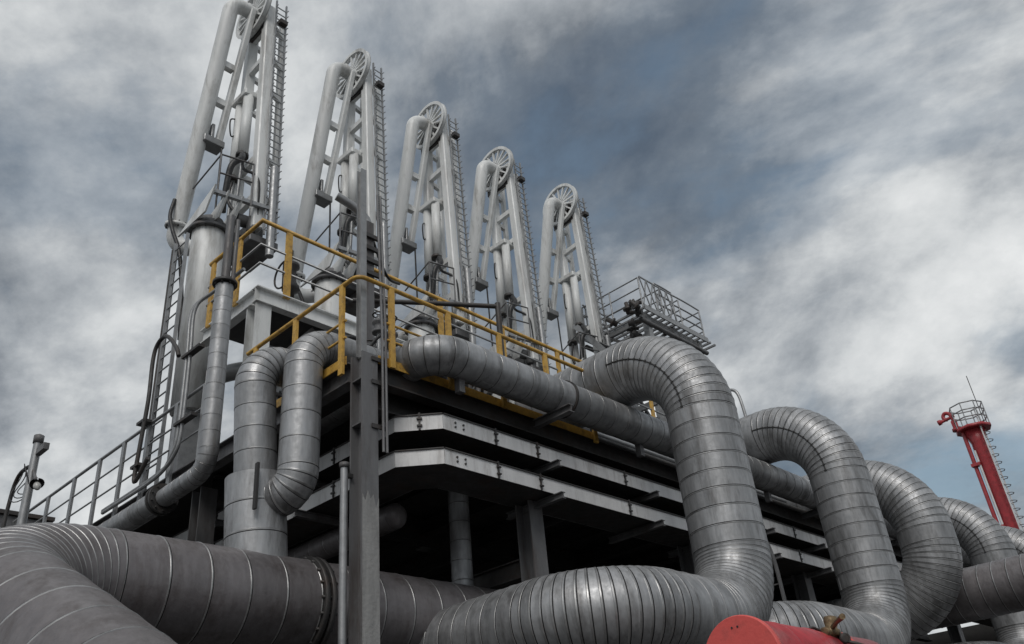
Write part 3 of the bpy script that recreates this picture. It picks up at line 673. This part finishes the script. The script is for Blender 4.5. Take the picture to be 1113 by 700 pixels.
# machinery on the deck behind the yellow rail
DECK_BOX = [(0.55,0.9,0.35,'dark pump skid on the deck just right of the corner column'), (1.45,1.3,0.45,'dark pump skid on the deck below the third loading arm'), (2.1,1.5,0.42,'dark pump skid on the deck left of the davit pole')]
for k, (x, y, h, lab) in enumerate(DECK_BOX):
    t = thing('pump_skid', lab, 'pump', 'pump skids behind the yellow rail')
    bx('frame', 'steel_dark', t, x-0.3, x+0.3, y-0.25, y+0.25, DECK+0.015, DECK+0.12, 0.01)
    q = MB(); q.lathe((x-0.25,y,DECK+0.3+h*0.4), (1,0,0), [(0,0),(0,0.12),(0.03,0.17),(0.38,0.17),(0.42,0.1),(0.55,0.1),(0.55,0)], 20); q.build('motor', 'galv', t)
    q = MB(); q.lathe((x+0.2,y,DECK+0.1), (0,0,1), [(0,0),(0,0.1),(h+0.3,0.1),(h+0.34,0.15),(h+0.4,0.15),(h+0.4,0)], 16); q.build('valve_body', 'steel', t)
    q = MB(); q.tube([Vector((x+0.2,y,DECK+h+0.62)) + Vector((math.cos(a)*0.16, math.sin(a)*0.16, 0)) for a in [2*math.pi*j/20 for j in range(21)]], 0.014, 6, cap=False)
    q.tube([(x+0.2,y,DECK+h+0.4),(x+0.2,y,DECK+h+0.62)], 0.015, 6); q.bar((x+0.04,y,DECK+h+0.62),(x+0.36,y,DECK+h+0.62),0.015,0.015); q.build('handwheel', 'steel_dark', t)
    tb('hose', 'rubber', t, smooth([(x-0.3,y,DECK+0.3),(x-0.4,y-0.2,DECK+0.7),(x-0.2,y-0.3,DECK+0.8),(x+0.1,y-0.2,DECK+0.5)], 6), 0.025, 8)
rnd = random.Random(21)
for k, (xa, n_, lab) in enumerate(((0.35,6,'cluster of small valves and pipes just right of the corner post'), (1.35,6,'cluster of small valves and pipes in mid rail behind yellow posts'), (2.75,6,'cluster of small valves and pipes near the yellow rail end'))):
    t = thing('valve_rack', lab, 'valves', 'valve racks behind the yellow rail')
    tb('header', 'galv', t, [(xa-0.1,0.55,DECK+0.5),(xa+1.0,0.55,DECK+0.5)], 0.07, 12)
    tb('header', 'steel', t, [(xa-0.1,0.75,DECK+0.85),(xa+1.0,0.75,DECK+0.85)], 0.05, 12)
    for j in range(n_):
        x = xa + j*0.16 + rnd.uniform(-.03,.03); y = rnd.choice((0.55,0.75,1.0)); h = rnd.uniform(0.7,1.25); m = rnd.choice(('galv','steel_dark','white','steel'))
        p = tb('stem', m, t, [(x,y,DECK+0.015),(x,y,DECK+h)], rnd.uniform(0.02,0.04), 10)
        q = MB(); z = DECK + h*rnd.uniform(0.5,0.8); q.lathe((x,y,z), (0,0,1), [(0,0.03),(0,0.085),(0.03,0.085),(0.05,0.05),(0.12,0.06),(0.14,0.085),(0.17,0.085),(0.17,0.03)], 12); q.build('valve_body', rnd.choice(('steel_dark','steel')), t)
        q = MB(); q.tube([Vector((x,y,DECK+h+0.02)) + Vector((math.cos(a)*0.075, math.sin(a)*0.075, 0)) for a in [2*math.pi*i/14 for i in range(15)]], 0.010, 5, cap=False); q.bar((x-0.07,y,DECK+h+0.02),(x+0.07,y,DECK+h+0.02),0.012,0.012); q.build('handwheel', 'steel_dark', t)
    tb('hose', 'rubber', t, smooth([(xa,0.5,DECK+0.5),(xa+0.2,0.35,DECK+0.8),(xa+0.5,0.4,DECK+0.35),(xa+0.8,0.35,DECK+0.7),(xa+0.95,0.5,DECK+0.5)], 6), 0.022, 8)
# small deck services running along the rail
for k, (y, z, r, m, lab) in enumerate(((-0.02,6.22,0.05,'steel_dark','thin dark service tube along the deck edge'), (0.12,6.30,0.04,'galv','thin pale service tube just behind the dark one'))):
    o = tb('service_tube', m, None, [(0.7,y,z),(20,y,z)], r, 10); tag(o, lab, 'tube')
# valve with handwheel at the upper corner
t = thing('gate_valve', 'small dark handwheel valve behind the upper yellow rail corner', 'valve')
q = MB(); q.lathe((0.75,2.75,8.4), (0,0,1), [(0,0),(0,0.05),(0.35,0.06),(0.40,0.13),(0.46,0.13),(0.5,0.08),(0.75,0.07),(0.8,0.12),(0.85,0.12),(0.85,0)], 16); q.build('body', 'steel_dark', t)
q = MB(); q.tube([Vector((0.55,2.65,8.95)) + Vector((0, math.cos(a)*0.22, math.sin(a)*0.22)) for a in [2*math.pi*j/24 for j in range(25)]], 0.015, 6, cap=False)
q.bar((0.55,2.65,8.73),(0.55,2.65,9.17),0.015,0.015); q.tube([(0.55,2.65,8.95),(0.75,2.75,8.95)], 0.02, 6); q.build('handwheel', 'steel_dark', t)
# dense small piping seen below the loops
rnd = random.Random(3)
for k, (x0, lab) in enumerate(((4.6,'tangle of small vertical tubes seen under the nearest loop arch'), (8.6,'tangle of small vertical tubes seen under the second loop arch'), (12.8,'tangle of small vertical tubes seen under the third loop arch'))):
    t = thing('tube_bank', lab, 'tubes', 'tube banks on the deck behind the loops')
    for j in range(9):
        x = x0 + j*0.28 + rnd.uniform(-.06,.06); y = 0.5 + rnd.uniform(0,0.6); h = rnd.uniform(0.6,1.3)
        tb('tube', rnd.choice(['galv','white','steel']), t, smooth([(x,y,DECK+0.015),(x,y,DECK+h*0.7),(x,y,DECK+h),(x+0.1,y,DECK+h+0.1),(x+0.3,y,DECK+h+0.1)], 4), rnd.uniform(0.025,0.05), 8)
    tb('header', 'galv', t, [(x0-0.2,0.4,DECK+0.55),(x0+2.6,0.4,DECK+0.55)], 0.05, 10)
# vertical curved cable tray behind the nearest loop
t = thing('vertical_tray', 'dark vertical cable ladder between the two nearest loops', 'cable ladder')
for y in (-0.45, -0.15):
    q = MB(); pts = smooth([(6.9,y,5.35),(7.25,y,5.28),(7.45,y,5.0),(7.5,y,4.4),(7.5,y,2.5)], 6)
    for a, b in zip(pts, pts[1:]): q.bar(a, b, 0.02, 0.09, (0,1,0) if False else (1,0,0.3))
    q.build('side_rail', 'steel', t)
for z in [2.6+0.28*j for j in range(8)]: br('rung', 'steel', t, (7.5,-0.45,z),(7.5,-0.15,z),0.03,0.02)
# gooseneck vents on the loops
VENT = [(7.6,0.0,'small hooped vent between the first and second loops'), (13.4,0.1,'small hooped vent between the second and third loops'), (16.4,0.1,'small hooped vent between the third and fourth loops')]
for x, y, lab in VENT:
    z0 = 6.06
    o = tb('hoop_vent', 'galv', None, smooth([(x,y,z0),(x,y,7.55),(x,y-0.05,7.82),(x,y-0.24,7.92),(x,y-0.44,7.8),(x,y-0.5,7.2)], 6), 0.028, 8); tag(o, lab, 'vent pipe', 'hooped vents behind the loops')

# ------------------------------------------------------------------ lamp mast at the far left
t = thing('lamp_mast', 'grey mast with camera, lamp and cable loops at far left', 'mast')
LX, LY = -1.06, 6.6
tb('pole', 'galv', t, [(LX,LY,0),(LX,LY,7.3)], [0.09,0.06], 12)
q = MB(); q.lathe((LX,LY,7.3), (0,0,1), [(0,0),(0,0.075),(0.12,0.075),(0.16,0)], 12); q.box(LX-0.02,LX+0.06,LY-0.34,LY-0.02,7.10,7.2); q.build('camera_head', 'steel', t)
tb('lamp_arm', 'steel', t, [(LX,LY,6.9),(LX,LY-0.2,6.68),(LX,LY-0.26,6.62)], 0.025, 8)
q = MB(); q.lathe((LX,LY-0.24,6.66), (0,-0.6,-0.8), [(0,0.03),(0.05,0.05),(0.12,0.10)], 16); q.build('lamp_shade', 'steel_dark', t)
q = MB(); q.lathe((LX,LY-0.30,6.57), (0,-0.6,-0.8), [(0,0.04),(0.06,0.055),(0.12,0.035),(0.14,0)], 12); q.build('lamp_globe', 'glass', t)
q = MB(); rnd = random.Random(5)
for k in range(3):
    r = 0.14+0.06*k; q.tube([Vector((LX-0.03*k, LY+0.2, 6.72)) + Vector((0.05*math.sin(a*2), math.cos(a)*r, math.sin(a)*r*1.1)) for a in [2*math.pi*j/24 for j in range(25)]], 0.008, 5, cap=False)
q.build('cable_loops', 'rubber', t)
tb('bent_tube', 'steel_dark', t, smooth([(LX,LY+0.02,6.95),(LX,LY+0.3,7.0),(LX,LY+0.6,6.95),(LX,LY+0.75,6.6),(LX,LY+0.8,5.5),(LX,LY+0.85,0.0)], 6), 0.03, 8)
t = thing('equipment_cabin', 'low grey equipment cabin half hidden by the left railing', 'cabin')
bx('body', 'steel', t, -0.9, 0.4, 9.8, 11.2, 0, 7.25, 0.02)
q = MB(); q.box(-0.95,0.45,9.75,11.25,7.25,7.32); q.build('roof', 'steel_dark', t)
q = MB(); q.box(-0.5,0.0,9.785,9.797,6.6,7.0); q.build('window', 'glass', t)

# ------------------------------------------------------------------ red vessel with brass valve
t = thing('red_vessel', 'red horizontal vessel with flat round lid at bottom edge', 'vessel')
vz = 2.345; vy = -4.06; vx = -0.43
q = MB(); q.lathe((vx,vy,vz), (1,0,0), [(0,0),(0,0.248),(0.012,0.255),(0.04,0.255),(0.045,0.235),(0.06,0.235)], 56); lid = q.build('lid', 'red_end', t)
for a in (0.5, 1.1, 1.7, 2.3): q = MB(); q.lathe((vx-0.006, vy+math.cos(a)*0.07, vz+math.sin(a)*0.07), (1,0,0), [(0,0),(0,0.009),(0.01,0.009)], 10); q.build('bolt', 'rubber', lid)
for a in (1.47, 1.67): q = MB(); q.lathe((vx-0.004, vy+math.cos(a)*0.19, vz+math.sin(a)*0.19), (1,0,0), [(0,0),(0,0.006),(0.01,0.006)], 8); q.build('bolt', 'rubber', lid)
q = MB(); q.lathe((vx-0.003, vy-0.02, vz-0.03), (1,0,0), [(0,0.09),(0,0.10),(0.004,0.10)], 32); q.build('lid_ring', 'red', lid)
q = MB(); q.lathe((vx+0.06,vy,vz), (1,0,0), [(0,0.235),(0.0,0.240),(1.55,0.240),(1.55,0.0)], 56); q.build('shell', 'red', t)
for k, x in enumerate((vx+0.30, vx+0.72)):
    q = MB(); q.lathe((x,vy,vz), (1,0,0), [(0,0.239),(0.004,0.2435),(0.012,0.2445),(0.018,0.239)], 48); q.build('weld_seam', 'red', t)
for k in range(16):
    a = 2*math.pi*k/16; q = MB(); q.lathe((vx+1.04, vy+math.cos(a)*0.251, vz+math.sin(a)*0.251), (1,0,0), [(0,0),(0,0.008),(0.075,0.008),(0.075,0)], 6); q.build('bolt', 'steel_dark', t)
for x in (vx+0.4, vx+1.35): bx('saddle', 'red', t, x-0.05, x+0.05, vy-0.2, vy+0.2, 0, vz-0.15)
q = MB(); q.lathe((vx+1.05,vy,vz), (1,0,0), [(0,0.238),(0,0.262),(0.05,0.262),(0.05,0.238)], 48); q.build('girth_flange', 'red_end', t)
t = thing('brass_valve', 'worn brass lever valve mounted on the red vessel', 'valve')
b0 = Vector((0.50,-4.20,2.475))
q = MB(); q.lathe(b0, (0,-0.15,1), [(0,0),(0,0.03),(0.05,0.03),(0.055,0.05),(0.09,0.05),(0.1,0.035),(0.14,0.045),(0.17,0.04),(0.18,0)], 16)
q.lathe(b0 + Vector((-0.09,0,0.07)), (1,0,0), [(0,0),(0,0.03),(0.05,0.03),(0.055,0.042),(0.13,0.042),(0.135,0.03),(0.19,0.03),(0.19,0)], 14); q.build('body', 'brass', t)
q = MB(); q.tube([b0 + Vector((0,-0.02,0.10)), b0 + Vector((-0.16,-0.13,0.10)), b0 + Vector((-0.40,-0.28,0.08))], [0.016,0.014,0.018], 10); q.build('lever', 'brass', t)
q = MB(); q.tube(smooth([b0 + Vector((0.02,-0.05,0.02)), b0 + Vector((0.06,-0.14,-0.02)), b0 + Vector((0.16,-0.16,-0.05)), b0 + Vector((0.22,-0.08,-0.12))], 5), 0.012, 8); q.tube(smooth([b0 + Vector((-0.08,0.02,0.08)), b0 + Vector((-0.16,0.04,0.10)), b0 + Vector((-0.22,0.05,0.06)), b0 + Vector((-0.22,0.05,-0.02))], 5), 0.009, 8); q.build('capillary', 'steel_dark', t)
q = MB(); q.lathe(b0 + Vector((0.05,-0.05,0.03)), (-0.7,-0.6,-0.1), [(0,0),(0,0.034),(0.05,0.034),(0.055,0.02),(0.055,0)], 14); q.build('gauge', 'steel_dark', t)
q = MB(); q.lathe(b0 + Vector((0.012,-0.085,0.026)), (-0.7,-0.6,-0.1), [(0,0),(0,0.026),(0.004,0.026)], 14); q.build('gauge_face', 'glass', t)

# ------------------------------------------------------------------ lattice gangway tower behind
t = thing('lattice_tower', 'grey lattice gangway tower behind the nearest pipe loop', 'tower')
X0, X1, Y0_, Y1_, ZT = 10.75, 13.0, 3.0, 4.5, 12.2
for x in (X0, (X0+X1)/2, X1):
    for y in (Y0_, Y1_): br('leg', 'galv', t, (x,y,DECK+0.015), (x,y,ZT), 0.15, 0.15)
for z in (ZT, 11.3, 10.0, 8.5):
    for y in (Y0_, Y1_): br('rail_beam', 'galv', t, (X0+0.08,y,z-0.08), (X1-0.08,y,z-0.08), 0.09, 0.13)
    for x in (X0, X1): br('rail_beam', 'galv', t, (x,Y0_+0.08,z-0.08), (x,Y1_-0.08,z-0.08), 0.09, 0.13)
xm = (X0+X1)/2
for za, zb in ((11.3,12.35),(10.0,11.25),(8.5,9.9)):
    for y in (Y0_, Y1_):
        br('diagonal', 'steel', t, (X0+0.05,y,za), (xm-0.05,y,zb-0.1), 0.07, 0.07); br('diagonal', 'steel', t, (X1-0.05,y,za), (xm+0.05,y,zb-0.1), 0.07, 0.07)
    br('diagonal', 'steel', t, (X0,Y0_+0.05,za), (X0,Y1_-0.05,zb-0.1), 0.06, 0.06)
for k in range(15): bx('grating_bar', 'galv', t, X0-0.3+k*0.22, X0-0.3+k*0.22+0.05, Y0_-0.2, Y1_+0.2, ZT, ZT+0.05)
for y in (Y0_-0.22, Y1_+0.2): bx('grating_edge', 'galv', t, X0-0.3, X1+0.2, y, y+0.03, ZT-0.04, ZT+0.10)
def loop_rail(x0, x1, y, z0, hs):
    for h in hs: tb('hand_rail', 'galv', t, smooth([(x0,y,z0),(x0,y,z0+h-0.1),(x0+0.1,y,z0+h),(x1-0.1,y,z0+h),(x1,y,z0+h-0.1),(x1,y,z0)], 4), 0.022, 6)
loop_rail(X0+0.4, X1-1.1, Y0_-0.15, ZT+0.06, (0.95,0.65,0.35)); loop_rail(X1-1.1, X1+0.15, Y0_-0.15, ZT+0.06, (0.9,0.6,0.32)); loop_rail(X0-0.2, X1+0.1, Y1_+0.1, ZT+0.06, (0.9,0.6,0.3))
for x in (X0-0.28, X0+0.6, xm+0.3, X1+0.15):
    for h in (0.9, 0.6, 0.3): tb('hand_rail', 'galv', t, [(x,Y0_-0.15,ZT+h),(x,Y1_+0.15,ZT+h)], 0.018, 6)
    for y in (Y0_-0.15, (Y0_+Y1_)/2, Y1_+0.15): tb('rail_post', 'galv', t, [(x,y,ZT),(x,y,ZT+0.9)], 0.022, 6)
for k in range(7): br('tread', 'galv', t, (X0-0.9+k*0.0,Y0_+0.1+k*0.2,10.4+k*0.28), (X0-0.4,Y0_+0.1+k*0.2,10.4+k*0.28), 0.16, 0.03)
for x in (X0-0.9, X0-0.4): br('stringer', 'galv', t, (x,Y0_,10.2), (x,Y0_+1.5,12.3), 0.04, 0.14)
for za in (10.6, 11.9):
    for y in (Y0_-0.1, Y1_+0.1): tb('pipe', 'steel', t, [(X0-0.4,y,za),(X1+0.2,y,za)], 0.06, 8)
q = MB()
for k in range(5):
    for s in (-1,1): q.bar((X0-0.3+k*0.28, Y0_-0.2, ZT+0.1+(0 if s>0 else 0.8)), (X0-0.02+k*0.28, Y0_-0.2, ZT+0.1+(0.8 if s>0 else 0)), 0.025, 0.025)
q.bar((X0-0.3,Y0_-0.2,ZT+0.9),(X0+1.1,Y0_-0.2,ZT+0.9),0.03,0.03)
q.build('lattice_guard', 'galv', t)
rnd = random.Random(11)
for k in range(12):
    x = X0 - 0.5 + rnd.uniform(-0.2,0.5); y = Y0_ + rnd.uniform(-0.3,0.6); z = 11.0 + rnd.uniform(0,1.3); q = MB()
    q.lathe((x,y,z), (rnd.uniform(-1,1),rnd.uniform(-1,1),rnd.uniform(-.3,1)), [(0,0),(0,0.07),(0.08,0.07),(0.1,0.12),(0.14,0.12),(0.16,0.05),(0.3,0.05),(0.3,0)], 10); q.build('valve', 'steel_dark', t)

# ------------------------------------------------------------------ red monitor tower far right
t = thing('monitor_tower', 'tall slim red fire monitor tower on the far right', 'tower')
RX, RY, RZ = 37.4, 3.2, 15.9
q = MB(); q.lathe((RX,RY,0), (0,0,1), [(0,0.34),(RZ-0.6,0.31),(RZ,0.5),(RZ,0)], 28); q.build('mast', 'red', t)
tb('riser', 'red', t, [(RX-0.26,RY+0.42,0),(RX-0.26,RY+0.42,RZ)], 0.09, 14)
tb('drain_tube', 'tray', t, [(RX-0.36,RY+0.20,0),(RX-0.36,RY+0.20,RZ-1.0)], 0.05, 10)
for z in (8.2,11.3,14.2): bx('clamp', 'red', t, RX-0.45, RX-0.15, RY+0.15, RY+0.55, z, z+0.14)
q = MB(); q.lathe((RX,RY,RZ), (0,0,1), [(0,0),(0,0.78),(0.14,0.78),(0.14,0)], 8); q.build('platform', 'red', t)
for h in (0.35, 0.7, 1.05):
    tb('guard_ring', 'galv', t, [(RX+math.cos(a)*0.74, RY+math.sin(a)*0.74, RZ+0.16+h) for a in [2*math.pi*k/8 for k in range(9)]], 0.03, 6)
for k in range(8):
    a = 2*math.pi*k/8; tb('guard_post', 'galv', t, [(RX+math.cos(a)*0.74, RY+math.sin(a)*0.74, RZ+0.15), (RX+math.cos(a)*0.74, RY+math.sin(a)*0.74, RZ+1.21)], 0.025, 6)
my = RY+0.62; mz = RZ+0.14
mo = MB(); mo.tube(smooth([(RX-0.3,my,mz+0.5),(RX-0.3,my+0.03,mz+0.75),(RX-0.3,my+0.10,mz+0.92),(RX-0.3,my+0.27,mz+0.98),(RX-0.3,my+0.38,mz+0.85),(RX-0.3,my+0.34,mz+0.70),(RX-0.3,my+0.24,mz+0.66)], 5), 0.085, 12)
mn = mo.build('monitor', 'red', t)
q = MB(); q.lathe((RX-0.3,my-0.1,mz+0.72), (0,0.97,-0.1), [(0,0.06),(0.2,0.07),(0.62,0.08),(0.63,0.12),(0.78,0.13),(0.78,0)], 14); q.build('nozzle', 'red', mn)
q = MB(); q.lathe((RX-0.3,my,mz), (0,0,1), [(0,0),(0,0.2),(0.12,0.2),(0.15,0.13),(0.5,0.14),(0.55,0)], 14); q.build('slewing_base', 'red', mn)
tb('antenna', 'steel_dark', t, [(RX+0.2,RY-0.5,RZ+0.2),(RX+0.2,RY-0.5,RZ+2.7)], 0.018, 6)
q = MB()
for xo in (-0.22, 0.22): q.bar((RX+xo-0.2,RY-0.42,0),(RX+xo-0.2,RY-0.42,RZ+0.9),0.05,0.05)
z = 1.0
while z < RZ: q.bar((RX-0.42,RY-0.42,z),(RX+0.02,RY-0.42,z),0.03,0.03); z += 0.45
q.build('ladder', 'tray', t)
q = MB(); z = 2.6
while z < RZ: q.tube([(RX-0.40,RY-0.42,z),(RX-0.38,RY-0.60,z),(RX-0.2,RY-0.67,z),(RX-0.02,RY-0.60,z),(RX+0.0,RY-0.42,z)], 0.018, 5); z += 0.36
tag(q.build('ladder_cage', 'steel', t), kind='stuff')
